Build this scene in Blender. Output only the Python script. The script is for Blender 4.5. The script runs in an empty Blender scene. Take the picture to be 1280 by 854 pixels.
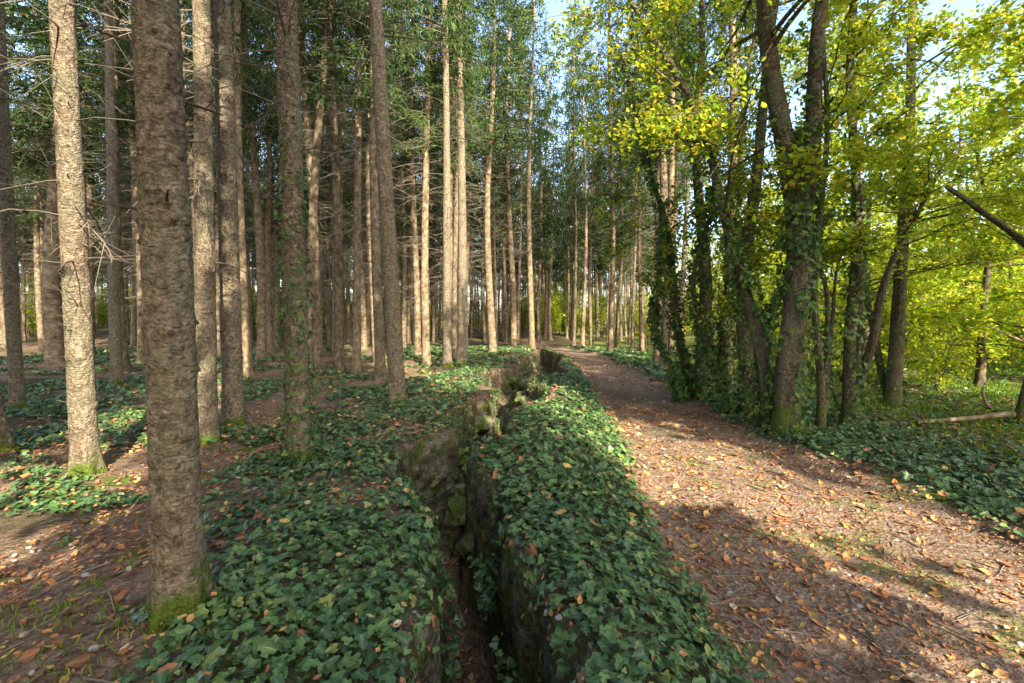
import bpy, math, numpy as np, bmesh
from mathutils import Vector
rng=np.random.default_rng(11)
U=rng.uniform
scene=bpy.context.scene
# ---------------- noise ----------------
def vn(x,y,s=0):
    x=np.asarray(x,float);y=np.asarray(y,float)
    ix=np.floor(x).astype(np.int64);iy=np.floor(y).astype(np.int64)
    fx=x-ix;fy=y-iy;fx=fx*fx*(3-2*fx);fy=fy*fy*(3-2*fy)
    def h(a,b):
        n=(a*374761393+b*668265263+s*974634777)&0xffffffff
        n=((n^(n>>13))*1274126177)&0xffffffff
        return ((n^(n>>16))&0xffffff)/float(0xffffff)
    return (h(ix,iy)*(1-fx)+h(ix+1,iy)*fx)*(1-fy)+(h(ix,iy+1)*(1-fx)+h(ix+1,iy+1)*fx)*fy
def fbm(x,y,s=0,o=4):
    r=0;a=.5
    for i in range(o):
        r=r+a*vn(x*2**i,y*2**i,s+i);a*=.5
    return r/(1-.5**o)
def ss(a,b,x):
    t=np.clip((x-a)/(b-a),0,1);return t*t*(3-2*t)
def nrm(v):
    return v/np.maximum(np.linalg.norm(v,axis=-1,keepdims=True),1e-9)
# ---------------- mesh builder ----------------
class MB:
    def __init__(s): s.V=[];s.F=[];s.n=0;s.A=[]
    def add(s,v,f,mat=0,smooth=False,attr=None):
        v=np.asarray(v,float).reshape(-1,3);f=np.asarray(f,np.int64)
        s.V.append(v);s.F.append((f+s.n,mat,smooth));s.n+=len(v)
        s.A.append(np.zeros(len(v)) if attr is None else attr)
    def mesh(s,name,mats):
        V=np.concatenate(s.V);me=bpy.data.meshes.new(name)
        L=np.concatenate([f.ravel() for f,_,_ in s.F])
        T=np.concatenate([np.full(len(f),f.shape[1]) for f,_,_ in s.F])
        M=np.concatenate([np.full(len(f),m) for f,m,_ in s.F])
        S=np.concatenate([np.full(len(f),b) for f,_,b in s.F])
        me.vertices.add(len(V));me.vertices.foreach_set("co",V.ravel().astype(np.float32))
        me.loops.add(len(L));me.loops.foreach_set("vertex_index",L.astype(np.int32))
        me.polygons.add(len(T));me.polygons.foreach_set("loop_start",(np.cumsum(T)-T).astype(np.int32))
        for m in mats: me.materials.append(m)
        me.polygons.foreach_set("material_index",M.astype(np.int32))
        me.polygons.foreach_set("use_smooth",S.astype(bool))
        at=me.attributes.new("la","FLOAT","POINT");at.data.foreach_set("value",np.concatenate(s.A).astype(np.float32))
        me.update(calc_edges=True);me.validate()
        return me
def obj(name,me,loc=(0,0,0),rz=0,sc=1,parent=None):
    o=bpy.data.objects.new(name,me);scene.collection.objects.link(o)
    o.location=loc;o.rotation_euler=(0,0,rz);o.scale=(sc,sc,sc) if not hasattr(sc,'__len__') else sc
    if parent: o.parent=parent
    return o
def tubes(mb,P,R,sides,mat=0,smooth=True,disp=None):
    P=np.asarray(P,float);R=np.asarray(R,float)
    if P.ndim==2: P=P[None];R=R[None]
    m,n,_=P.shape
    T=nrm(np.gradient(P,axis=1))
    mean=nrm(P[:,-1]-P[:,0])
    ref=np.where((np.abs(mean[:,2])>.7)[:,None],np.array([0,1.,0]),np.array([0,0,1.]))
    N=nrm(np.cross(T,ref[:,None,:]));B=np.cross(T,N)
    th=np.arange(sides)*2*math.pi/sides
    RR=R[:,:,None]*np.ones(sides)
    if disp is not None: RR=RR+disp
    V=P[:,:,None,:]+RR[...,None]*(N[:,:,None,:]*np.cos(th)[None,None,:,None]+B[:,:,None,:]*np.sin(th)[None,None,:,None])
    i,j,k=np.meshgrid(np.arange(m),np.arange(n-1),np.arange(sides),indexing='ij')
    b=i*n*sides;k2=(k+1)%sides
    F=np.stack([b+j*sides+k,b+j*sides+k2,b+(j+1)*sides+k2,b+(j+1)*sides+k],-1).reshape(-1,4)
    mb.add(V,F,mat,smooth)
IVY=(np.array([[0,-.35,0],[0,.55,-.04],[-.34,-.48,.05],[-.52,-.08,.06],[-.24,.04,.08],[-.3,.3,.04],[.34,-.48,.05],[.52,-.08,.06],[.24,.04,.08],[.3,.3,.04]]),
     np.array([[0,1,5,4,3,2],[0,6,7,8,9,1]]),np.array([1,.6,0,0,.15,0,0,0,.15,0]))
BRD=(np.array([[0,-.5,0],[-.26,-.2,.06],[-.27,.15,.08],[0,.5,-.05],[.27,.15,.08],[.26,-.2,.06]]),np.array([[0,3,2,1],[0,5,4,3]]),np.array([1,0,0,.6,0,0]))
DRY=(np.array([[0,-.5,.12],[-.25,-.2,.14],[-.3,.15,.22],[0,.5,.2],[.3,.15,.16],[.25,-.2,.02],[0,0,0]]),np.array([[0,6,2,1],[0,5,4,6]]),np.array([1,0,0,.6,0,0,1]))
DRYT=np.array([[6,3,2],[6,4,3]])
SPR=(np.array([[0,0,0],[-.5,.35,-.1],[0,1,-.05],[.5,.35,-.1]]),np.array([[0,3,2,1]]),np.array([1,0,0,0]))
def leaves(mb,C,N,S,shape,mat,T=None,wid=1.0):
    C=np.asarray(C,float);m=len(C)
    if m==0:return
    N=nrm(N)
    if T is None: T=rng.normal(size=(m,3))
    b=T-(T*N).sum(1,keepdims=True)*N;b=nrm(b);t=np.cross(b,N)
    L,F,A=shape;S=np.broadcast_to(S,(m,))
    V=C[:,None,:]+S[:,None,None]*(L[None,:,0:1]*wid*t[:,None,:]+L[None,:,1:2]*b[:,None,:]+L[None,:,2:3]*N[:,None,:])
    k=len(L);FF=(F[None]+(np.arange(m)*k)[:,None,None]).reshape(-1,F.shape[1])
    base=mb.n
    mb.add(V,FF,mat,False,np.tile(A,m))
    if shape is DRY:
        F3=(DRYT[None]+(np.arange(m)*k)[:,None,None]).reshape(-1,3)+base
        mb.F.append((F3,mat,False))
def smoothline(pts,n):
    p=np.asarray(pts,float);d=np.r_[0,np.cumsum(np.linalg.norm(np.diff(p,axis=0),axis=1))]
    t=np.linspace(0,d[-1],n);q=np.stack([np.interp(t,d,p[:,i]) for i in range(3)],1)
    w=max(1,n//(2*len(p)))
    for _ in range(3):
        r=q.copy()
        for i in range(1,n-1):
            a=max(0,i-w);b=min(n,i+w+1);k=min(i-a,b-1-i);r[i]=q[i-k:i+k+1].mean(0)
        q=r
    return q
# ---------------- terrain functions ----------------
TP=np.array([(.02,-8),(.0,0),(-.08,2.0),(-.33,3.4),(-.76,4.7),(-.82,5.15),(-.34,5.8),(-.50,7.2),(.05,8.7),(.2,10.0),(-.36,11.6),(.12,13.0),(1.05,14.4),(.95,17),(1.7,20.5),(1.4,25),(1.2,32)],float)
TW=np.array([.26,.26,.26,.24,.35,.36,.28,.34,.45,.52,.54,.54,.58,.58,.5,.3,.2])
def trench(x,y):
    x=np.asarray(x,float);y=np.asarray(y,float);best=np.full(x.shape,1e9);w=np.full(x.shape,.25)
    for i in range(len(TP)-1):
        a=TP[i];b=TP[i+1];ab=b-a
        t=np.clip(((x-a[0])*ab[0]+(y-a[1])*ab[1])/(ab@ab),0,1)
        d=np.hypot(x-a[0]-t*ab[0],y-a[1]-t*ab[1]);ww=TW[i]+(TW[i+1]-TW[i])*t
        k=d<best;best=np.where(k,d,best);w=np.where(k,ww,w)
    return best,w
cx=lambda y:np.interp(y,TP[:,1],TP[:,0])
pl=lambda y:np.interp(y,[-8,2,3.3,5.5,12.5,20,27,34],[.72,.94,1.08,1.34,2.0,2.5,2.0,.6])
pr=lambda y:np.interp(y,[-8,3.4,5.9,10,20,27,34],[4.0,3.62,3.5,3.65,4.1,3.7,2.2])
def H(x,y):
    x=np.asarray(x,float);y=np.asarray(y,float)
    d,w=trench(x,y);u=x-cx(y)
    z=.22*(fbm(x*.22,y*.22,3,3)-.5)+.05*(fbm(x*1.6,y*1.6,9,3)-.5)
    near=1-ss(22,30,y)
    s=np.clip((u-.25)/np.maximum(pl(y)-cx(y)-.25,.3),0,1)
    rm=.27*np.sin(np.pi*(.3+.7*s))*(1-.45*ss(7,12,y))
    s2=np.clip((-u-.25)/2.6,0,1)
    lm=.25*np.sin(np.pi*(.35+.65*s2))
    z=z+np.where(u>0,rm,lm)*near
    z=z+.2*(fbm(x*.8,y*.8,21,3)-.5)*ss(.3,.8,np.abs(u))*(1-ss(-.6,0,x-pl(y)))
    q=x-pr(y)
    z=z+.09*np.exp(-((q-.35)/.35)**2)-.28*ss(.6,5,q)
    ip=ss(-.1,.25,x-pl(y))*ss(-.1,.25,pr(y)-x);z=z-.05*ip
    t=ss(-.07,.07,w+.26*(fbm(x*2.6,y*2.6,31,4)-.5)-d)*near
    z=z*(1-t)+(-1.25+.12*fbm(x*3,y*3,5,2))*t
    r=np.hypot(x,y);z=z+1.2*ss(45,110,r)
    return z
def HN(x,y,e=.04):
    return nrm(np.stack([-(H(x+e,y)-H(x-e,y))/(2*e),-(H(x,y+e)-H(x,y-e))/(2*e),np.ones_like(x)],-1))
def ivymask(x,y):
    u=x-cx(y);n=fbm(x*.9,y*.9,41,4);e=(n-.5)
    d,w=trench(x,y)
    right=np.where(u>0,ss(-.12,.14,pl(y)-x+e*.55),0)
    Lw=np.interp(y,[0,2.2,3.3,5,6.5,8,10,14],[-1.3,-1.5,-2.2,-3.2,-2.9,-2.9,-3.4,-3.2])
    left=np.where(u<0,ss(-.25,.3,x-Lw+e*1.8),0)*np.where(y<6,.95,.8)
    left=left*(1-.8*ss(.5,.62,fbm(x*.8+9,y*.8,57,3)))
    far=np.where(u<-.5,ss(.46,.58,fbm(x*.25,y*.25,77,4)),0)*ss(5.5,8,y)*.9
    nl=np.where(u<-1,ss(.54,.64,fbm(x*.9,y*.9,78,3)),0)*.8
    q=x-pr(y)
    bank=ss(-.05,.25,q+e*.7)*(1-.5*ss(1.8,4.5,q+e*2))
    m=np.maximum.reduce([right,left,far,nl,bank])
    bare=.02+.10*ss(5,8,y)
    inside=ss(-.1,.02,w-d+bare+.3*e)
    return m*(1-inside*.98)
# ---------------- materials ----------------
def newmat(name):
    m=bpy.data.materials.new(name);m.use_nodes=True;nt=m.node_tree;nt.nodes.clear();return m,nt
def N(nt,t,**k):
    n=nt.nodes.new(t)
    for a,b in k.items(): setattr(n,a,b)
    return n
def ramp(nt,src,stops,interp='LINEAR'):
    r=N(nt,'ShaderNodeValToRGB');r.color_ramp.interpolation=interp
    e=r.color_ramp.elements
    while len(e)<len(stops): e.new(.5)
    for i,(p,c) in enumerate(stops):
        e[i].position=p;e[i].color=(c[0],c[1],c[2],1) if hasattr(c,'__len__') else (c,c,c,1)
    nt.links.new(src,r.inputs[0]);return r.outputs[0]
def noise(nt,vec,scale,det=6,rough=.6):
    n=N(nt,'ShaderNodeTexNoise');n.inputs['Scale'].default_value=scale;n.inputs['Detail'].default_value=min(det,5);n.inputs['Roughness'].default_value=rough
    if vec is not None: nt.links.new(vec,n.inputs['Vector'])
    return n.outputs['Fac']
def mapping(nt,src,sc):
    m=N(nt,'ShaderNodeMapping');m.inputs['Scale'].default_value=sc;nt.links.new(src,m.inputs[0]);return m.outputs[0]
def mix(nt,f,a,b,mode='MIX'):
    m=N(nt,'ShaderNodeMix',data_type='RGBA',blend_type=mode)
    for s,i in ((f,0),(a,6),(b,7)):
        if hasattr(s,'is_output'): nt.links.new(s,m.inputs[i])
        else: m.inputs[i].default_value=s if not hasattr(s,'__len__') else (s[0],s[1],s[2],1)
    return m.outputs[2]
def math_(nt,op,a,b=0,c=None):
    m=N(nt,'ShaderNodeMath',operation=op)
    for s,i in ((a,0),(b,1),(c,2)):
        if s is None: continue
        if hasattr(s,'is_output'): nt.links.new(s,m.inputs[i])
        else: m.inputs[i].default_value=s
    return m.outputs[0]
def finish(nt,col,rough=.8,bump=None,bs=.5,bd=.02,trans=0,spec=.3,simple=False):
    if simple: p=N(nt,'ShaderNodeBsdfDiffuse')
    else:
        p=N(nt,'ShaderNodeBsdfPrincipled');p.inputs['Roughness'].default_value=rough;p.inputs['Specular IOR Level'].default_value=spec
    nt.links.new(col,p.inputs[0])
    if bump is not None:
        b=N(nt,'ShaderNodeBump');b.inputs['Strength'].default_value=bs;b.inputs['Distance'].default_value=bd
        nt.links.new(bump,b.inputs['Height']);nt.links.new(b.outputs[0],p.inputs['Normal'])
    out=N(nt,'ShaderNodeOutputMaterial')
    if trans:
        t=N(nt,'ShaderNodeBsdfTranslucent');nt.links.new(col,t.inputs[0])
        mx=N(nt,'ShaderNodeMixShader');mx.inputs[0].default_value=trans
        nt.links.new(p.outputs[0],mx.inputs[1]);nt.links.new(t.outputs[0],mx.inputs[2]);nt.links.new(mx.outputs[0],out.inputs[0])
    else: nt.links.new(p.outputs[0],out.inputs[0])
def leafmat(name,stops,trans=.4,rough=.5,vein=None,spec=.4,simple=False):
    m,nt=newmat(name);g=N(nt,'ShaderNodeNewGeometry')
    col=ramp(nt,g.outputs['Random Per Island'],stops)
    if vein:
        a=N(nt,'ShaderNodeAttribute',attribute_name='la')
        f=math_(nt,'MULTIPLY',math_(nt,'POWER',a.outputs['Fac'],2.5),.7)
        col=mix(nt,f,col,vein)
    finish(nt,col,rough,trans=trans,spec=spec,simple=simple)
    return m
m_ivy=leafmat('ivy_leaf',[(0,(.028,.068,.024)),(.4,(.048,.108,.032)),(.75,(.078,.155,.042)),(.93,(.13,.21,.05)),(1,(.24,.24,.06))],0,.4,(.15,.23,.09),.4)
m_ivyt=leafmat('climbing_ivy_leaf',[(0,(.035,.09,.02)),(.5,(.07,.15,.03)),(1,(.15,.24,.04))],.3,.5)
m_leafy=leafmat('autumn_leaf',[(0,(.18,.28,.025)),(.35,(.32,.40,.03)),(.65,(.46,.49,.035)),(.88,(.62,.5,.04)),(1,(.62,.4,.03))],.5,.5,simple=True)
m_leafg=leafmat('green_leaf',[(0,(.06,.15,.02)),(.5,(.14,.26,.025)),(.85,(.26,.37,.03)),(1,(.45,.44,.03))],.5,.5,simple=True)
m_leafb=leafmat('sunny_leaf',[(0,(.2,.34,.03)),(.4,(.36,.51,.04)),(.75,(.5,.60,.05)),(1,(.68,.58,.05))],.5,.5,simple=True)  # lime to yellow leaf colour, varied per leaf
m_needle=leafmat('spruce_needles',[(0,(.03,.065,.027)),(.5,(.06,.11,.035)),(1,(.13,.18,.05))],.3,.6,simple=True)
m_dry=leafmat('dry_leaf',[(0,(.11,.05,.03)),(.3,(.24,.10,.05)),(.6,(.40,.17,.07)),(.85,(.54,.28,.11)),(.95,(.6,.42,.1)),(1,(.5,.45,.35))],.1,.8,(.38,.23,.13),.15)
m_grass=leafmat('grass_blade',[(0,(.09,.17,.02)),(.6,(.18,.3,.03)),(1,(.34,.36,.08))],.35,.5,simple=True)
def barkmat(name,c1,c2,c3,moss,mossh,lich=.3,vs=38):
    m,nt=newmat(name);tc=N(nt,'ShaderNodeTexCoord');o=tc.outputs['Object']
    nc=N(nt,'ShaderNodeTexNoise');nc.inputs['Scale'].default_value=18;nt.links.new(o,nc.inputs['Vector'])
    sc=N(nt,'ShaderNodeVectorMath',operation='SCALE');sc.inputs['Scale'].default_value=.05;nt.links.new(nc.outputs['Color'],sc.inputs[0])
    wv=N(nt,'ShaderNodeVectorMath',operation='ADD');nt.links.new(o,wv.inputs[0]);nt.links.new(sc.outputs[0],wv.inputs[1]);ow=wv.outputs[0]
    n1=noise(nt,mapping(nt,o,(1,1,.8)),26,5,.75)
    v=N(nt,'ShaderNodeTexVoronoi');v.inputs['Scale'].default_value=vs;nt.links.new(mapping(nt,ow,(1,1,1.5)),v.inputs[0])
    n2=noise(nt,mapping(nt,ow,(2,2,11)),4,4,.6)
    n3=noise(nt,o,3.0,5,.65)
    col=ramp(nt,n1,[(.36,c1),(.5,c2),(.64,c3)])
    cell=ramp(nt,v.outputs['Color'],[(0,.75),(1,1.2)])
    col=mix(nt,.7,col,cell,'MULTIPLY')
    dash=ramp(nt,n2,[(.35,.3),(.42,1)])
    col=mix(nt,.8,col,dash,'MULTIPLY')
    col=mix(nt,ramp(nt,n3,[(.42,0),(.58,lich)]),col,(.17,.18,.115))
    col=mix(nt,ramp(nt,n3,[(.32,.6),(.46,0)]),col,(.10,.075,.055))
    sep=N(nt,'ShaderNodeSeparateXYZ');nt.links.new(o,sep.inputs[0])
    hz=math_(nt,'SUBTRACT',1,math_(nt,'DIVIDE',sep.outputs[2],mossh))
    nm=noise(nt,o,5,5,.65)
    f=ramp(nt,math_(nt,'ADD',math_(nt,'MULTIPLY',hz,.4),math_(nt,'SUBTRACT',nm,.2)),[(.48,0),(.6,1)])
    col=mix(nt,f,col,mix(nt,noise(nt,o,60,2),(moss[0]*.5,moss[1]*.5,moss[2]*.5),(moss[0]*1.5,moss[1]*1.5,moss[2]*1.5)))
    h=math_(nt,'ADD',math_(nt,'MULTIPLY',v.outputs['Distance'],-.8),math_(nt,'MULTIPLY',n1,1.6))
    finish(nt,col,.9,h,1,.026,simple=True);return m
m_bark=barkmat('spruce_bark',(.11,.082,.055),(.25,.195,.14),(.42,.35,.265),(.10,.14,.025),.4,.45)
m_barkb=barkmat('broadleaf_bark',(.05,.04,.028),(.13,.105,.07),(.25,.21,.15),(.10,.15,.03),1.0,.5)
def farbark(name,a,b,c):
    m,nt=newmat(name);tc=N(nt,'ShaderNodeTexCoord');o=tc.outputs['Object']
    oi=N(nt,'ShaderNodeObjectInfo')
    col=ramp(nt,noise(nt,mapping(nt,o,(1,1,.8)),7,4,.7),[(.34,a),(.5,b),(.64,c)])
    col=mix(nt,1,col,ramp(nt,oi.outputs['Random'],[(0,(.6,.63,.6)),(1,(1.12,1.05,.96))]),'MULTIPLY')
    finish(nt,col,simple=True);return m
m_barkf=farbark('spruce_bark_plain',(.09,.07,.048),(.185,.147,.103),(.30,.25,.18))
m_barkg=farbark('broadleaf_bark_plain',(.06,.05,.035),(.14,.115,.08),(.24,.2,.14))
m_twig,nt=newmat('dead_twig');finish(nt,ramp(nt,noise(nt,None,3,2),[(.3,(.11,.088,.065)),(.7,(.24,.205,.165))]),simple=True)
m_knot,nt=newmat('bark_knot');finish(nt,ramp(nt,noise(nt,None,30),[(.3,(.035,.028,.02)),(.7,(.12,.095,.07))]),simple=True)
def groundmat(name,ispath):
    m,nt=newmat(name);tc=N(nt,'ShaderNodeTexCoord');o=tc.outputs['Object']
    n0=noise(nt,o,.7,4,.6);n1=noise(nt,o,6,5,.7);n2=noise(nt,o,40,4,.7)
    v=N(nt,'ShaderNodeTexVoronoi');v.inputs['Scale'].default_value=26
    wv=N(nt,'ShaderNodeVectorMath',operation='ADD')
    nc=N(nt,'ShaderNodeTexNoise');nc.inputs['Scale'].default_value=14;nt.links.new(o,nc.inputs['Vector'])
    sc=N(nt,'ShaderNodeVectorMath',operation='SCALE');sc.inputs['Scale'].default_value=.07;nt.links.new(nc.outputs['Color'],sc.inputs[0])
    nt.links.new(o,wv.inputs[0]);nt.links.new(sc.outputs[0],wv.inputs[1]);nt.links.new(wv.outputs[0],v.inputs['Vector'])
    sx=N(nt,'ShaderNodeSeparateColor');nt.links.new(v.outputs['Color'],sx.inputs[0])
    lit=ramp(nt,sx.outputs[0],[(0,(.11,.062,.038)),(.3,(.21,.118,.07)),(.55,(.30,.19,.12)),(.8,(.39,.275,.19)),(1,(.48,.375,.29))])
    dirt=ramp(nt,n1,[(.3,(.14,.088,.056)),(.5,(.27,.185,.13)),(.7,(.40,.305,.225))])
    col=mix(nt,ramp(nt,n2,[(.42,0),(.55,.75)]),dirt,lit)
    if ispath:
        v2=N(nt,'ShaderNodeTexVoronoi');v2.inputs['Scale'].default_value=70;nt.links.new(o,v2.inputs['Vector'])
        g=ramp(nt,v2.outputs['Color'],[(.2,(.16,.105,.073)),(.7,(.34,.25,.185)),(.95,(.56,.48,.4))])
        col=mix(nt,ramp(nt,n1,[(.4,0.1),(.6,.8)]),col,g)
    col=mix(nt,.6,col,ramp(nt,n0,[(.3,.55),(.7,1.2)]),'MULTIPLY')
    moss=ramp(nt,n2,[(.35,(.05,.09,.015)),(.65,(.17,.24,.035))])
    mf=ramp(nt,math_(nt,'ADD',noise(nt,o,1.3,4,.65),math_(nt,'MULTIPLY',n2,.15)),[(.62,0),(.7,1)])
    col=mix(nt,math_(nt,'MULTIPLY',mf,.9 if not ispath else .5),col,moss)
    hgt=math_(nt,'ADD',n2,math_(nt,'MULTIPLY',v.outputs['Distance'],.6))
    if not ispath:
        a=N(nt,'ShaderNodeAttribute',attribute_name='ivy');gr=N(nt,'ShaderNodeAttribute',attribute_name='grass')
        gcol=ramp(nt,n2,[(.35,(.09,.13,.02)),(.55,(.19,.26,.04)),(.7,(.34,.32,.12))])
        col=mix(nt,gr.outputs['Fac'],col,gcol)
        icol=ramp(nt,n2,[(.4,(.03,.04,.02)),(.6,(.08,.09,.04))])
        col=mix(nt,math_(nt,'MULTIPLY',a.outputs['Fac'],.7),col,icol)
        lp=N(nt,'ShaderNodeAttribute',attribute_name='lip')
        nr=noise(nt,mapping(nt,o,(1,1,1.6)),5,5,.75)
        rock=ramp(nt,nr,[(.36,(.04,.034,.024)),(.5,(.15,.128,.095)),(.64,(.32,.285,.225))])
        rock=mix(nt,ramp(nt,n1,[(.44,0),(.58,.85)]),rock,ramp(nt,n2,[(.35,(.045,.07,.012)),(.7,(.14,.19,.03))]))
        col=mix(nt,lp.outputs['Fac'],col,rock)
        hgt=math_(nt,'ADD',hgt,math_(nt,'MULTIPLY',nr,3.5))
    finish(nt,col,.9,hgt,.9,.04,simple=True);return m
m_ground=groundmat('forest_floor',False);m_path=groundmat('dirt_path',True)
m_rock,nt=newmat('mossy_stone');tc=N(nt,'ShaderNodeTexCoord');o_=tc.outputs['Object']
nr=noise(nt,o_,9,5,.75);rk=ramp(nt,nr,[(.36,(.06,.05,.038)),(.5,(.19,.17,.135)),(.66,(.38,.35,.29))])
rk=mix(nt,ramp(nt,noise(nt,o_,4,5,.7),[(.42,0),(.54,.95)]),rk,ramp(nt,noise(nt,o_,60,2),[(.35,(.05,.08,.013)),(.7,(.16,.22,.033))]))
finish(nt,rk,.9,nr,1,.06,simple=True)
# ---------------- ground ----------------
def axis(segs):
    r=[segs[0][0]]
    for a,b,s in segs:
        n=max(1,int(round((b-a)/s)));r+=list(np.linspace(a,b,n+1)[1:])
    return np.array(r)
gx=axis([(-400,-160,60),(-160,-60,10),(-60,-20,2),(-20,-8,.5),(-8,-1.5,.1),(-1.5,2,.025),(2,8,.1),(8,20,.4),(20,60,2),(60,160,10),(160,400,60)])
gy=axis([(-400,-100,60),(-100,-20,8),(-20,-2,1),(-2,1.2,.2),(1.2,7.5,.035),(7.5,20,.08),(20,36,.3),(36,80,1.5),(80,160,8),(160,400,60)])
X,Y=np.meshgrid(gx,gy);Z=H(X,Y)
mb=MB();ny,nx=X.shape
ii,jj=np.meshgrid(np.arange(ny-1),np.arange(nx-1),indexing='ij')
F=np.stack([ii*nx+jj,ii*nx+jj+1,(ii+1)*nx+jj+1,(ii+1)*nx+jj],-1).reshape(-1,4)
gzx=np.gradient(Z,axis=1)/np.gradient(X,axis=1);st=ss(1.0,4,np.abs(gzx))
Xd=X+st*.18*(fbm(Y*2.5,Z*3.5,201,4)-.5);Yd=Y+st*.10*(fbm(X*4+3,Z*4,202,3)-.5)
mb.add(np.stack([Xd,Yd,Z],-1),F,0,True)
me=mb.mesh('ground',[m_ground])
at=me.attributes.new('ivy','FLOAT','POINT');at.data.foreach_set('value',ivymask(X,Y).ravel().astype(np.float32))
gr=(ss(2.5,5.5,X-pr(Y)+3*(fbm(X*.5,Y*.5,5)-.5))*.85)*ss(.3,.5,fbm(X*.9,Y*.9,515))
at=me.attributes.new('grass','FLOAT','POINT');at.data.foreach_set('value',gr.ravel().astype(np.float32))
D_,W_=trench(X,Y);lip=ss(-.16,-.02,W_-D_)*ss(-1.08,-.92,Z)*(1-ss(24,28,Y))
at=me.attributes.new('lip','FLOAT','POINT');at.data.foreach_set('value',lip.ravel().astype(np.float32))
obj('ground',me)
py_=axis([(-8,1.5,.3),(1.5,12,.08),(12,34,.25)])
nx2=60;t=np.linspace(0,1,nx2)
PL=pl(py_)+.12*(fbm(py_*1.5,py_*0,61)-.5)*2;PR=pr(py_)+.2*(fbm(py_*1.2,py_*0+7,62)-.5)*2
PX=PL[:,None]*(1-t)+PR[:,None]*t;PY=py_[:,None]*np.ones(nx2)
edge=np.minimum(t,1-t)[None,:]*40
PZ=H(PX,PY)+.012*np.clip(edge,0,1)-.012*(edge<.5)
mb=MB();ii,jj=np.meshgrid(np.arange(len(py_)-1),np.arange(nx2-1),indexing='ij')
mb.add(np.stack([PX,PY,PZ],-1),np.stack([ii*nx2+jj,ii*nx2+jj+1,(ii+1)*nx2+jj+1,(ii+1)*nx2+jj],-1).reshape(-1,4),0,True)
obj('footpath',mb.mesh('footpath',[m_path]))
# ---------------- ground ivy ----------------
mb=MB()
def scatter(x0,x1,y0,y1,dens):
    n=int((x1-x0)*(y1-y0)*dens);return U(x0,x1,n),U(y0,y1,n)
for (x0,x1,y0,y1,dens,s0,lift) in [(-3.2,4.5,1.0,4,1150,.048,.065),(-7,9,4,8,580,.056,.065),(-12,14,8,14,220,.075,.06),(-24,20,14,30,65,.115,.07)]:
    x,y=scatter(x0,x1,y0,y1,dens);k=(np.abs(x)<y*1.25+1)&(U(0,1,len(x))<ivymask(x,y));x=x[k];y=y[k]
    z=H(x,y);n=HN(x,y);cl=fbm(x*2,y*2,88)
    n2=n+rng.normal(size=n.shape)*.45+np.array([0,-.12,.25]);
    S=s0*(.45+U(0,1,len(x))**1.5*1.15)
    P=np.stack([x,y,z],1)+n*(U(.005,1,len(x))*lift*(.3+1.4*cl))[:,None]
    leaves(mb,P,n2,S,IVY,0)
x,y=scatter(-1.6,1.8,1.2,14,900);d,w=trench(x,y);k=(d-w>-.16)&(d-w<.1)&(fbm(x*1.7,y*1.7,300)>.46+.06*ss(5,8,y));x=x[k];y=y[k];d=d[k]
n=HN(x,y);z=np.maximum(H(x,y),-.5+.4*fbm(x*3,y*3,301));P=np.stack([x,y,z],1)+n*U(.02,.07,(len(x),1))
leaves(mb,P,n+rng.normal(size=n.shape)*.4,U(.03,.065,len(x)),IVY,0)
obj('ivy_ground_cover',mb.mesh('ivy_ground_cover',[m_ivy]))
# ---------------- fallen leaves, stones, twigs ----------------
mb=MB()
for (x0,x1,y0,y1,dens,s0) in [(-3.5,4.5,1.2,4,460,.03),(-3.5,4.5,1.2,4,85,.058),(-8,9,4,9,190,.04),(-8,9,4,9,48,.066),(-15,12,9,22,34,.07)]:
    x,y=scatter(x0,x1,y0,y1,dens);iv=ivymask(x,y);cl=fbm(x*1.3,y*1.3,101)
    k=(np.abs(x)<y*1.25+1)&(U(0,1,len(x))<(1-.95*iv)*ss(.28,.6,cl+.1)*np.where(x<-.5,.7,1));x=x[k];y=y[k]
    n=HN(x,y);P=np.stack([x,y,H(x,y)+.012+.08*ivymask(x,y)],1)
    leaves(mb,P,n+rng.normal(size=n.shape)*.3,s0*U(.5,1.6,len(x)),DRY,0)
x,y=scatter(-1.4,.8,1.5,9,110);d,w=trench(x,y);k=d<w-.05;x=x[k];y=y[k]
leaves(mb,np.stack([x,y,H(x,y)+.02],1),rng.normal(size=(len(x),3))*.3+[0,0,1],U(.03,.07,len(x)),DRY,0)
obj('fallen_leaves',mb.mesh('fallen_leaves',[m_dry]))
mb=MB()
x,y=scatter(-6,5,1.3,9,18);k=ivymask(x,y)<.5;x=x[k];y=y[k];m=len(x)
a=U(0,6.28,m);L=U(.06,.3,m);t4=np.linspace(0,1,4)
P=np.stack([x,y,H(x,y)+.018],1)[:,None,:]+(np.stack([np.cos(a),np.sin(a),0*a],1)*L[:,None])[:,None,:]*t4[None,:,None]+rng.normal(size=(m,4,3))*.006
P[...,2]=H(P[...,0],P[...,1])+.018
tubes(mb,P,np.linspace(.004,.002,4)[None]*U(.6,1.5,(m,1)),4)
obj('scattered_twigs',mb.mesh('scattered_twigs',[m_twig]))
bm=bmesh.new();bmesh.ops.create_icosphere(bm,subdivisions=2,radius=1)
IV=np.array([v.co[:] for v in bm.verts]);IF=np.array([[v.index for v in f.verts] for f in bm.faces]);bm.free()
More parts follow.
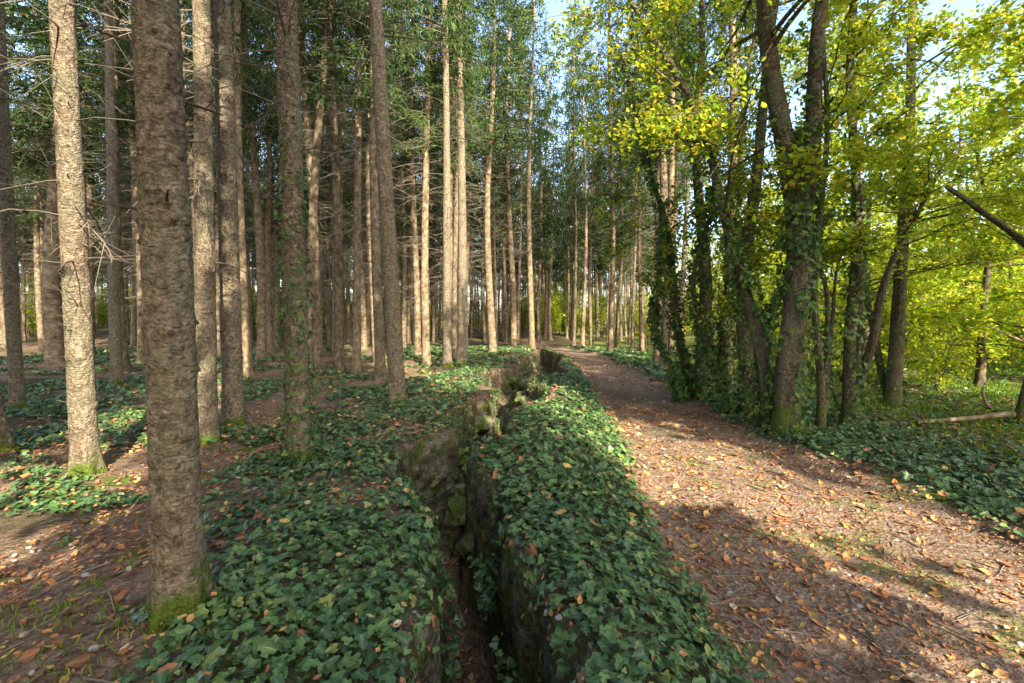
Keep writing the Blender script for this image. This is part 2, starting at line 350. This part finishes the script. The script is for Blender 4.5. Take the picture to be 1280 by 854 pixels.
def rock(mb,c,s,mat=0,seed=0,cube=.5,sm=True):
    v=IV.copy();v=v/np.maximum(np.abs(v).max(1,keepdims=True),.01)*cube+v*(1-cube)
    v=v*(1+.7*(vn(v[:,0]*1.7+seed*7.1,v[:,1]*1.7+v[:,2]*2.3,seed%97)-.5))[:,None]
    v=v*np.array(s);a=U(0,6.28);ca,sa=math.cos(a),math.sin(a)
    v=np.stack([v[:,0]*ca-v[:,1]*sa,v[:,0]*sa+v[:,1]*ca,v[:,2]],1)
    mb.add(v+np.array(c),IF,mat,sm)
mb=MB();cum=np.r_[0,np.cumsum(np.linalg.norm(np.diff(TP,axis=0),axis=1))]
for i in range(210):
    dd=U(12.2,16) if i<40 else U(16,31);c=np.array([np.interp(dd,cum,TP[:,0]),np.interp(dd,cum,TP[:,1])]);e=np.array([np.interp(dd+.1,cum,TP[:,0]),np.interp(dd+.1,cum,TP[:,1])])
    tdir=(e-c)/np.linalg.norm(e-c);nn=np.array([tdir[1],-tdir[0]])*rng.choice([-1,1]);w=np.interp(dd,cum,TW)
    p=c+nn*(w+U(.1,.22));s=U(.1,.26)
    rock(mb,(p[0],p[1],U(-1.0,-.08)),(s*U(.8,1.2),s*U(.8,1),s*U(.4,.7)),0,i,.75,False)
obj('trench_wall_stones',mb.mesh('trench_wall_stones',[m_rock]))
mb=MB()
x,y=scatter(-5,4.2,1.4,8,12);k=(ivymask(x,y)<.4);x=x[k];y=y[k]
for i in range(len(x)):
    s=U(.006,.022);rock(mb,(x[i],y[i],float(H(x[i],y[i]))+.008),(s,s*U(.6,1),s*.6),0,i)
m_peb,nt=newmat('limestone_pebble');finish(nt,ramp(nt,noise(nt,None,8),[(.3,(.22,.19,.16)),(.7,(.45,.42,.37))]),simple=True)
obj('pebbles',mb.mesh('pebbles',[m_peb]))
mb=MB()
GB=(np.array([[-.05,0,0],[.05,0,0],[.04,.55,.05],[0,1,.25],[-.04,.55,.05]]),np.array([[0,1,2,3,4]]),np.array([1,1,.5,0,.5]))
x,y=scatter(4.5,20,4,22,110);g=ss(2.,4.5,x-pr(y))*ss(.35,.6,fbm(x*.7,y*.7,140));k=(U(0,1,len(x))<g)&(x<y*1.25+1);x=x[k];y=y[k]
xb,yb=scatter(-3,-1.2,1.5,3,800);k=fbm(xb*2,yb*2,150)>.57;xb=xb[k];yb=yb[k]
xc,yc=scatter(2.2,3.4,1.7,2.6,900);k=fbm(xc*2,yc*2,151)>.5;xc=xc[k];yc=yc[k]
S=np.r_[U(.07,.2,len(x)),U(.02,.06,len(xb)),U(.015,.04,len(xc))]
x=np.r_[x,xb,xc];y=np.r_[y,yb,yc];m=len(x)
T=np.stack([rng.normal(size=m)*.4,rng.normal(size=m)*.4,np.ones(m)],1);Nn=rng.normal(size=(m,3));Nn[:,2]*=.1
leaves(mb,np.stack([x,y,H(x,y)],1),Nn,S,GB,0,T=T)
x,y=scatter(5,22,4.5,26,60);g=ss(1.5,3.5,x-pr(y))*ss(.3,.55,fbm(x*.9,y*.9,515));k=(U(0,1,len(x))<g)&(x<y*1.25+1);x=x[k];y=y[k]
n=rng.normal(size=(len(x),3))*.35+[0,0,1]
leaves(mb,np.stack([x,y,H(x,y)+U(.02,.18,len(x))],1),n,U(.05,.1,len(x)),BRD,1)
obj('clearing_grass',mb.mesh('clearing_grass',[m_grass,m_leafg]))
# ---------------- spruces ----------------
def spruce(Ht,r0,lean=(0,0),near=False,crown=10.,seed=0,ivy=0,nd=90,dead0=2.,bow=0.1,fl=1,lod=False,wid=.22):
    mb=MB();sides=40 if near else (6 if lod else 12)
    n=200
    z=np.concatenate([np.linspace(-.3,6,int(n*.85)),np.linspace(6,Ht,n-int(n*.85)+1)[1:]]) if near else np.concatenate([np.linspace(-.3,1,6),np.linspace(1,Ht,14 if lod else 33)[1:]])
    zz=np.clip(z,0,None)
    ax=lambda q:np.stack([lean[0]*q+bow*np.sin(q*.35+seed)-bow*np.sin(seed),lean[1]*q+bow*np.cos(q*.3+seed)-bow*np.cos(seed),q],-1)
    rad=lambda q:r0*(np.clip(1-q/Ht,0.01,1)**.75)*(1+.4*np.exp(-q/.16))
    P=ax(z);R=rad(zz);th=np.arange(sides)*2*math.pi/sides
    c,s=np.cos(th)[None],np.sin(th)[None];Zc=z[:,None]
    disp=r0*(.16*(fbm(c*1.5+5+seed,Zc*1.2+s*1.5,seed,3)-.5))
    disp=disp+r0*.28*np.exp(-zz[:,None]/.14)*np.sin(th*5+seed)[None]
    kn=[]
    if near:
        disp=disp+.007*(fbm(c*6+seed,Zc*22+s*6,seed+3,4)-.5)
        zc=.35
        while zc<6.5:
            for _ in range(rng.integers(3,6)):
                kz=zc+U(-.08,.08);ka=U(0,6.28);kn.append((kz,ka))
                da=(th-ka+math.pi)%(2*math.pi)-math.pi
                d2=(da[None]*r0/.03)**2+((Zc-kz)/.022)**2
                disp=disp+.010*np.exp(-d2)
            zc+=U(.18,.36)
    tubes(mb,P,R,sides,0,True,disp[None])
    if near and kn:
        kz=np.array([k[0] for k in kn]);ka=np.array([k[1] for k in kn]);m=len(kz)
        T=np.array([0,0,1.]);Nn=nrm(np.cross(T,[0,1,0.]));B=np.cross(T,Nn)
        D=Nn*np.cos(ka)[:,None]+B*np.sin(ka)[:,None];r=rad(kz)
        lg=U(0,1,m)<.2
        L=np.where(lg,U(.04,.16,m),U(.0,.006,m))
        P0=ax(kz)+D*(r*.9)[:,None];D2=D+np.stack([0*ka,0*ka,U(-.15,.35,m)],1)
        PP=P0[:,None]+D2[:,None]*((r*.1+.012+L)[:,None]*np.array([0,.5,.9,1.]))[...,None]
        rr=(np.where(lg,U(.003,.006,m),U(.007,.014,m)))[:,None]*np.array([1.6,1.1,.75,.05]);tubes(mb,PP,rr,7,3)
    m=nd;bz=U(0,1,m)**.8*(crown+3-dead0)+dead0;a=U(0,6.28,m);L=U(.3,1.9,m)*np.clip(.4+(bz-1)/5,.3,1.)
    D=np.stack([np.cos(a),np.sin(a),U(-.25,.3,m)],1);t6=np.linspace(0,1,5)
    P=ax(bz)[:,None]+D[:,None]*(L[:,None]*t6)[...,None];P[...,2]-=(L[:,None]*.28*t6**2)
    P+=rng.normal(size=P.shape)*.035*t6[None,:,None]
    tubes(mb,P,np.linspace(.012,.003,5)[None]*U(.6,1.2,(m,1)),3,1)
    if not lod:
        q=4;idx=np.repeat(np.arange(m),q);tt=U(.25,.95,m*q);j=np.clip((tt*4).astype(int),0,3);fr=tt*4-j
        o=P[idx,j]*(1-fr)[:,None]+P[idx,j+1]*fr[:,None];D3=nrm(D[idx]*.6+rng.normal(size=(m*q,3))*.6+[0,0,-.3])
        LL=U(.12,.5,m*q);t3=np.linspace(0,1,2)
        P3=o[:,None]+D3[:,None]*(LL[:,None]*t3)[...,None]
        tubes(mb,P3,np.array([[.0045,.002]])*np.ones((m*q,1)),3,1)
    nb=int(10*(Ht-crown)*fl)
    if nb>0:
        bz=crown+(Ht-crown)*U(0,.98,nb)**1.25;a=U(0,6.28,nb);L=(.4+2.0*np.clip((Ht-bz)/(Ht-crown),0,1)**.8)*U(.5,1.1,nb)
        L*=np.where(bz<crown+2,U(.3,1,nb),1)
        D=np.stack([np.cos(a),np.sin(a),U(-.1,.3,nb)],1);t6=np.linspace(0,1,6)
        P=ax(bz)[:,None]+D[:,None]*(L[:,None]*t6)[...,None];P[...,2]-=L[:,None]*(.4*t6**1.5-.12*t6**4)
        tubes(mb,P,np.linspace(.02,.004,6)[None]*np.ones((nb,1)),3,1)
        q=9 if lod else 14;idx=np.repeat(np.arange(nb),q);tt=U(.12,1,nb*q);j=np.clip((tt*5).astype(int),0,4);fr=tt*5-j
        o=P[idx,j]*(1-fr)[:,None]+P[idx,j+1]*fr[:,None]
        perp=np.stack([-D[idx,1],D[idx,0],0*idx],1)*rng.choice([-1,1],len(idx))[:,None]
        D3=nrm(D[idx]*.4+perp*.5+np.array([0,0,-.85])+rng.normal(size=(len(idx),3))*.22)
        LL=U(.25,.75,len(idx))*(1.15-tt*.6)
        r=2 if lod else 4;k=np.repeat(np.arange(len(idx)),r);f=np.tile(np.linspace(0,.8,r),len(idx))
        C=o[k]+D3[k]*(LL[k]*f)[:,None]+rng.normal(size=(len(k),3))*.02
        TT=D3[k]+rng.normal(size=(len(k),3))*.3
        leaves(mb,C,rng.normal(size=(len(k),3))+[0,0,.6],U(.15,.27,len(k))*(1.7 if lod else 1),SPR,2,T=TT,wid=wid)
    if ivy:
        m=ivy;hz=U(0,1,m)**1.6*3.2;a=U(0,6.28,m);r=rad(hz)+U(.01,.07,m)
        side=np.stack([np.cos(a),np.sin(a),0*a],1);Pp=ax(hz)+side*r[:,None]
        k=(fbm(a*1.2,hz*1.2,seed+7)>.42)|(hz<.5);leaves(mb,Pp[k],(side+rng.normal(size=side.shape)*.4+[0,0,.4])[k],U(.03,.065,k.sum()),IVY,4)
    return mb.mesh('spruce_tree',[m_bark if near else m_barkf,m_twig,m_needle,m_knot,m_ivyt])
def G(x,y): return float(H(np.array([x]),np.array([y]))[0])
near=[(-1.56,2.22,.10,-.004,0,0),(-4.55,5.1,.12,.0,0,0),(-6.25,5.8,.13,-.12,0,0),(-8.95,8.7,.105,-.015,0,0),
(-4.07,6.4,.125,0,.005,0),(-4.25,7.3,.145,-.004,0,0),(-2.17,4.85,.118,-.003,0,850),(-1.95,8.2,.14,-.035,0,60),
(-8.5,12.5,.17,0,0,0),(-10.1,12.3,.13,.005,0,0),(-2.2,16.4,.15,-.005,0,0),(-1.87,18.2,.19,-.005,0,0)]
for i,(x,y,r,lx,ly,iv) in enumerate(near):
    me=spruce(U(21,25),r,(lx,ly),True,U(9,11),i+1,iv,nd=85 if i!=0 else 40,dead0=3.0 if y<5 else 1.8,bow=.03,fl=.8)
    obj('spruce_tree',me,(x,y,G(x,y)-.02))
var=[spruce(U(20,26),U(.13,.17),(U(-.012,.012),U(-.012,.012)),False,U(7.5,10.5),20+i,0,nd=130,bow=.12,fl=.95) for i in range(7)]
lod=[spruce(U(20,26),U(.13,.17),(U(-.012,.012),U(-.012,.012)),False,U(7.5,10.5),120+i,0,nd=50,bow=.12,lod=True,fl=1.0) for i in range(5)]
dense=[spruce(U(19,22),U(.16,.2),(0,0),False,U(4.5,6),220+i,0,nd=30,bow=.12,lod=True,fl=1.9,wid=.7) for i in range(2)]  # thick crowns shaped to block sun, used only behind the viewpoint
varl=spruce(22,.15,(.085,0),False,11,40,0,nd=90,fl=.6)
placed=[(n[0],n[1]) for n in near]
mid=[(-16.5,17.5,1.9),(-10.4,20,1.2),(-6.5,16,1),(-5.4,15,.95),(-5.2,18.5,1),(-4.7,14.6,.85),(-3.6,13.2,.9),(-3.1,17.5,.9),(-.95,24,1.35),(.1,28,1.3),
 (1.0,24,.9),(-2.9,24,1),(-4.3,22,1),(-7.6,21,1.1),(-12.5,15.5,1),(-14.6,19,1),(-9.2,16.5,.9),(-12,24,1),(5.9,19.5,1.25),(7.0,23,1),(5.3,26,1),(8.3,18.5,.9),(6.6,14.8,.85),(-7.4,13.5,.8),(-12.9,11.4,.9)]
for i,(x,y,s) in enumerate(mid):
    obj('spruce_tree',var[i%7],(x,y,G(x,y)-.03),U(0,6.28),(s,s,U(.95,1.1)));placed.append((x,y))
obj('spruce_tree',varl,(-6.2,14.6,G(-6.2,14.6)));placed.append((-6.2,14.6))
forest=bpy.data.objects.new('distant_forest',None);scene.collection.objects.link(forest)
def free(x,y,dm):
    return all((x-a)**2+(y-b)**2>dm*dm for a,b in placed)
cnt=0
for _ in range(9000):
    if cnt>400: break
    x=U(-72,24);y=U(15,82)
    if x<-y*1.25-2 or x>y*.25+3: continue
    if x<-y*.25 and U(0,1)<.55: continue
    if pl(y)-.9<x<pr(y)+.8 and y<33: continue
    d,w=trench(np.array([x]),np.array([y]))
    if d[0]<1.2 and y<33: continue
    if y<24 and U(0,1)<.6: continue
    if not free(x,y,2.1 if y<45 else 2.6): continue
    placed.append((x,y));s=U(.7,1.15);cnt+=1
    obj('spruce_%d'%cnt,var[rng.integers(7)] if y<32 else lod[rng.integers(5)],(x,y,G(x,y)-.03),U(0,6.28),(s,s,U(.85,1.1)*(1 if y<45 else .85)),forest)
# sun azimuth; spruces added behind the viewpoint for shade, gaps cut for sun streaks
sv=Vector((.42,-.91,0)).normalized();el=math.radians(31)
gaps=[((2.7,3.0),1.75),((.75,9.),1.7),((-4.6,4.2),1.6)]  # strips kept free of the added trees so sun streaks the ground
def ingap(x,y):
    for (gx_,gy_),wd in gaps:
        if abs((x-gx_)*sv.y-(y-gy_)*sv.x)<wd: return True
    return False
bk=bpy.data.objects.new('forest_behind_viewpoint',None);scene.collection.objects.link(bk)  # out-of-view trees, added to keep the foreground in shade
c2=0
for _ in range(6000):
    x=U(-12,17);y=U(-18,2)
    if y>-3 and not(x<-y*1.3-3.5 and x<-4) : continue
    if -1.5<x<3.5 and y>-5 : continue
    if x>11 and U(0,1)<.6: continue
    if ingap(x,y) or not free(x,y,2.9): continue
    placed.append((x,y));c2+=1;s=U(.8,1.0)
    obj('spruce_behind_%d'%c2,dense[rng.integers(2)],(x,y,G(x,y)-.03),U(0,6.28),s,bk)
print('distant',cnt,c2)
# ---------------- broadleaf ----------------
def broad(stems,nbr=16,t0=.35,blen=(1.2,2.6),nl=9000,ls=.08,leafm=2,ivy=0,ivyz=5,seed=0,yell=.3,near=True,spreadz=.1):
    mb=MB();subs=[]
    for pts,r in stems:
        n=60 if near else 20;P=smoothline(pts,n);tt=np.linspace(0,1,n)
        P=P+.05*np.stack([np.sin(tt*13+seed+r*50),np.cos(tt*11+seed),0*tt],1)*np.clip(tt*6,0,1)[:,None]
        R=r*(1-.8*tt)*(1+.5*np.exp(-np.clip(P[:,2]-P[0,2],0,9)/.2))
        sides=20 if near else 6;th=np.arange(sides)*2*math.pi/sides
        disp=r*.35*(fbm(np.cos(th)[None]*2+seed,P[:,2:3]*1.6+np.sin(th)[None]*2,seed+5,4)-.5)*(1-.6*tt[:,None])
        tubes(mb,P,R,sides,0,True,disp[None])
        m=nbr;ts=t0+(1-t0)*U(0,1,m);j=np.clip((ts*(n-1)).astype(int),0,n-2)
        a=U(0,6.28,m);D=np.stack([np.cos(a),np.sin(a),U(-.05,.75,m)],1)
        L=U(*blen,m)*(1.2-.6*ts);t6=np.linspace(0,1,6)
        B=P[j][:,None]+D[:,None]*(L[:,None]*t6)[...,None]+np.cumsum(rng.normal(size=(m,6,3))*.07,1)*t6[None,:,None]
        B[...,2]-=L[:,None]*.12*t6**2
        tubes(mb,B,(R[j]*.35)[:,None].clip(.01,.045)*np.linspace(1,.25,6)[None],5 if near else 3,0)
        q=6;idx=np.repeat(np.arange(m),q);f=U(.2,1,m*q);jj=np.clip((f*5).astype(int),0,4);fr=f*5-jj
        o=B[idx,jj]*(1-fr)[:,None]+B[idx,jj+1]*fr[:,None];D3=nrm(D[idx]*.7+rng.normal(size=(m*q,3))*.7)
        D3[:,2]*=.6;LL=L[idx]*U(.25,.55,m*q);t4=np.linspace(0,1,4)
        Q=o[:,None]+D3[:,None]*(LL[:,None]*t4)[...,None]+rng.normal(size=(m*q,4,3))*.03;Q[...,2]-=LL[:,None]*.15*t4**2
        if near: tubes(mb,Q,np.linspace(.008,.003,4)[None]*np.ones((m*q,1)),3,0)
        subs.append(Q)
        if ivy:
            m=int(ivy);k=np.clip((U(0,1,m)**1.2*(n-1)),0,n-2).astype(int);kk=(P[k,2]<ivyz*U(.4,1,m));k=k[kk];m=len(k);a=U(0,6.28,m)
            side=np.stack([np.cos(a),np.sin(a),0*a],1);pos=P[k]+(P[k+1]-P[k])*U(0,1,(m,1))
            cl=fbm(a,pos[:,2]*1.5,seed+9);g=cl>.44;side=side[g];pos=pos[g];k=k[g];cl=cl[g]
            leaves(mb,pos+side*(R[k]+U(.01,.14,len(k))*(.4+cl))[:,None],side+rng.normal(size=side.shape)*.45+[0,0,.35],U(.045,.085,len(k)),IVY,1)
    Q=np.concatenate(subs);w=U(0,1,len(Q))**1.5;i=rng.choice(len(Q),nl,p=w/w.sum())
    f=U(.1,1,nl)*3;j=np.clip(f.astype(int),0,2);fr=f-j
    C=Q[i,j]*(1-fr)[:,None]+Q[i,j+1]*fr[:,None]+rng.normal(size=(nl,3))*np.array([.1,.1,spreadz])
    Nn=rng.normal(size=(nl,3))*.55+[0,0,.8]
    ye=U(0,1,nl)<yell
    leaves(mb,C[ye],Nn[ye],ls*U(.6,1.35,ye.sum()),BRD,3);ye=~ye;leaves(mb,C[ye],Nn[ye],ls*U(.6,1.35,ye.sum()),BRD,2)
    return mb.mesh('broadleaf_tree',[m_barkb if near else m_barkg,m_ivyt,m_leafg if leafm==2 else m_leafb,m_leafy])
def put(stems,**k):
    b=np.array(stems[0][0][0],float);b[2]=G(b[0],b[1])-.1
    st=[([tuple(np.array(p,float)-b) for p in pts],r) for pts,r in stems]
    obj('broadleaf_tree',broad(st,**k),tuple(b))
put([([(3.78,6.6,-.2),(3.8,6.6,1.6),(3.9,6.65,3.0),(3.75,6.7,4.3),(3.45,6.9,6.2),(3.2,7.2,10)],.19),
     ([(3.85,6.62,2.6),(4.05,6.6,4.2),(4.2,6.7,6.2),(4.6,6.9,10.5)],.12),
     ([(3.7,6.75,-.2),(3.6,7.1,1.2),(3.4,7.3,2.7),(2.95,7.5,4.5),(2.3,7.7,5.9),(1.4,8,7.6)],.105)],
    nl=11500,t0=.42,ivy=3800,ivyz=5.5,seed=1,nbr=16,yell=.5,leafm=3)
put([([(4.0,8.0,-.2),(3.8,8,1.6),(3.95,8.1,3.6),(4.2,8.1,6.1),(4.7,8.1,9.5)],.13),
     ([(4.05,8.1,-.2),(4.3,8.3,1.3),(4.95,8.5,2.7),(5.7,8.6,3.6)],.06),
     ([(3.9,8.2,-.2),(3.25,8.2,1.1),(3.05,8.3,2.4),(3.5,8.4,3.9),(3.3,8.5,5.4)],.06)],nl=5500,t0=.5,ivy=1900,ivyz=6,seed=2,nbr=10,yell=.5)
put([([(3.9,10,-.2),(4.05,10,2.4),(3.7,10,5.2),(3.9,10.1,9.5)],.15),
     ([(3.75,10.2,-.2),(3.55,10.3,2.0),(3.1,10.4,4.3),(2.3,10.5,7.3)],.1),
     ([(4.2,10.1,-.2),(4.7,10.2,1.8),(4.5,10,3.6),(5,10,8.5)],.1),
     ([(3.6,9.9,-.2),(3.05,10,1.0),(2.95,10.1,2.4),(3.3,10.2,4.2)],.05)],nl=8500,t0=.5,ivy=3000,ivyz=9,seed=3,nbr=12,yell=.35)
put([([(4.5,7,-.2),(4.46,7,1.9),(4.35,7,3),(4.5,7.1,5.1),(4.6,7.2,8)],.06),
     ([(4.6,7.3,-.2),(5.05,7.5,1.1),(4.85,7.5,2.2),(4.3,7.5,3.2),(4.1,7.5,4.6)],.055)],nl=4000,ivy=500,ivyz=3,seed=4,nbr=9,t0=.55,yell=.5,leafm=3)
put([([(5.4,7.7,-.2),(5.5,7.7,1.65),(5.35,7.7,3.4),(5.25,7.7,5),(5.4,7.7,7),(5.3,7.8,10)],.095)],nl=8500,ivy=1900,ivyz=7,seed=5,nbr=22,t0=.38,yell=.5,leafm=3)
put([([(6.35,9,-.3),(6.65,9,1.5),(7.2,9,3.0),(7.6,9,4.2),(8.25,9,4.95)],.1),
     ([(6.45,9,.6),(6.7,9.1,2.0),(6.35,9.2,4),(6.6,9.3,8)],.06),
     ([(6.3,9.1,-.3),(5.9,9.2,1.3),(6.3,9.3,2.9),(7.1,9.4,4.4)],.05)],nl=7500,ivy=300,ivyz=3,seed=6,nbr=12,t0=.5,yell=.5,leafm=3)
put([([(8.7,11,-.4),(8.8,11,1.65),(8.85,11,5.5),(8.9,11,9),(8.9,11,14)],.15),
     ([(8.9,11.2,-.4),(8.3,11.4,1.5),(8.1,11.5,4),(7.6,11.5,8)],.08)],nl=12000,ivy=700,ivyz=5,seed=7,nbr=20,t0=.25,yell=.4,blen=(1.5,3.2),leafm=3)
put([([(9.5,9,-.4),(9.75,9,1.8),(10.2,9,4),(10.4,9,8)],.07)],nl=5500,seed=8,nbr=18,t0=.3,yell=.4,leafm=3)
put([([(6.9,6.0,-.4),(7.3,5.9,3.5),(7.1,5.8,6.2),(6.8,5.6,9)],.09)],nl=10000,seed=9,nbr=25,t0=.42,yell=.4,blen=(1.4,3),leafm=3)
put([([(5.9,3.2,-.4),(6.0,3.2,3.5),(5.6,3.4,6),(5.2,3.6,9.5)],.13)],nl=6500,seed=10,nbr=20,t0=.45,yell=.4,blen=(1.6,3.2),leafm=3)
mb=MB();P=smoothline([(6.2,7.0,3.55),(6.9,7,3.1),(7.5,7.05,2.75),(9.5,7.4,1.3),(11.5,7.8,-.3)],50)
th=np.arange(14)*2*math.pi/14;tubes(mb,P,np.linspace(.03,.11,50),14,0,True,(.05*(fbm(np.cos(th)[None]*2,P[:,:1]*3+np.sin(th)[None]*2,4)-.5))[None])
obj('leaning_dead_tree',mb.mesh('leaning_dead_tree',[m_barkb]))
mb=MB();P=smoothline([(7.0,8.3,-.12),(8.6,8.9,.05),(9.6,9.0,.12),(11.5,9.8,.1)],40);P[:,2]=H(P[:,0],P[:,1])+.07+.1*np.sin(np.linspace(0,3,40))
tubes(mb,P,np.linspace(.03,.07,40),10,0);tubes(mb,smoothline([(8.9,8.95,.0),(9.2,9.5,.3),(9.9,9.9,.5)],12),np.linspace(.03,.01,12),8,0)
obj('fallen_branch',mb.mesh('fallen_branch',[m_barkf]))
bv=[]
for i in range(4):
    l=U(-.1,.1);h=U(8,13)
    bv.append(broad([([(0,0,-.2),(l*2,.1,h*.2),(l*6,U(-.5,.5),h*.55),(l*9,U(-1,1),h)],U(.08,.13))],nbr=36,t0=.16,blen=(1.4,3.2),nl=5200,ls=.15,leafm=3,seed=30+i,yell=.35,near=False,spreadz=.15))
sh=[]
for i in range(3):
    st=[([(0,0,-.1),(U(-.3,.3),U(-.3,.3),1),(U(-1,1),U(-1,1),U(2,3.6))],.02) for _ in range(5)]
    sh.append(broad(st,nbr=8,t0=.15,blen=(.5,1.3),nl=1700,ls=.11,leafm=3 if i else 2,seed=50+i,yell=.3,near=False))
bf=bpy.data.objects.new('broadleaf_woodland',None);scene.collection.objects.link(bf);c3=0
for _ in range(5000):
    if c3>125: break
    y=U(8,70);x=U(6,75)
    if x>y*1.35+6 or x<y*.27+3.8: continue
    if y<14 and x<12.5: continue
    if not free(x,y,3. if y<35 else 4.): continue
    placed.append((x,y));c3+=1
    obj('broadleaf_%d'%c3,bv[rng.integers(4)],(x,y,G(x,y)),U(0,6.28),U(.7,1.15),bf)
for i in range(70):
    y=U(13,42);x=U(.33*y+4,1.3*y+4)
    obj('understory_shrub_%d'%i,sh[i%3],(x,y,G(x,y)),U(0,6.28),U(.6,1.2),bf)
for i in range(150):
    y=U(42,84);x=U(-1.2*y,.5*y)
    obj('far_understory_%d'%i,sh[(i%4)%3 if i%4<3 else 0],(x,y,G(x,y)),U(0,6.28),U(1.0,2.2),bf)
for i in range(60):
    y=U(66,95);x=U(-1.25*y,.6*y)
    obj('far_broadleaf_%d'%i,bv[rng.integers(4)],(x,y,G(x,y)-1.5),U(0,6.28),U(.7,1.1),bf)
# ---------------- light, sky, camera ----------------
sd=Vector((sv.x*math.cos(el),sv.y*math.cos(el),math.sin(el)))
sun=bpy.data.lights.new('sun','SUN');sun.energy=17;sun.angle=math.radians(.5);sun.color=(1,.88,.68)
so=bpy.data.objects.new('sun',sun);scene.collection.objects.link(so);so.rotation_euler=sd.to_track_quat('Z','Y').to_euler()
w=bpy.data.worlds.new('World');scene.world=w;w.use_nodes=True;nt=w.node_tree
sk=nt.nodes.new('ShaderNodeTexSky');sk.sky_type='NISHITA';sk.sun_disc=False;sk.sun_elevation=el;sk.sun_rotation=math.atan2(sv.x,sv.y);sk.dust_density=3
bg=nt.nodes['Background'];bg.inputs[1].default_value=.68;nt.links.new(sk.outputs[0],bg.inputs[0])
scene.view_settings.view_transform='Standard';scene.view_settings.look='None'
cam=bpy.data.cameras.new('camera');co=bpy.data.objects.new('camera',cam);scene.collection.objects.link(co)
cam.lens=17;cam.sensor_width=36;cam.clip_end=1500;cam.clip_start=.05
co.location=(0,0,1.65);co.rotation_euler=(math.radians(90-2.56),0,0);scene.camera=co
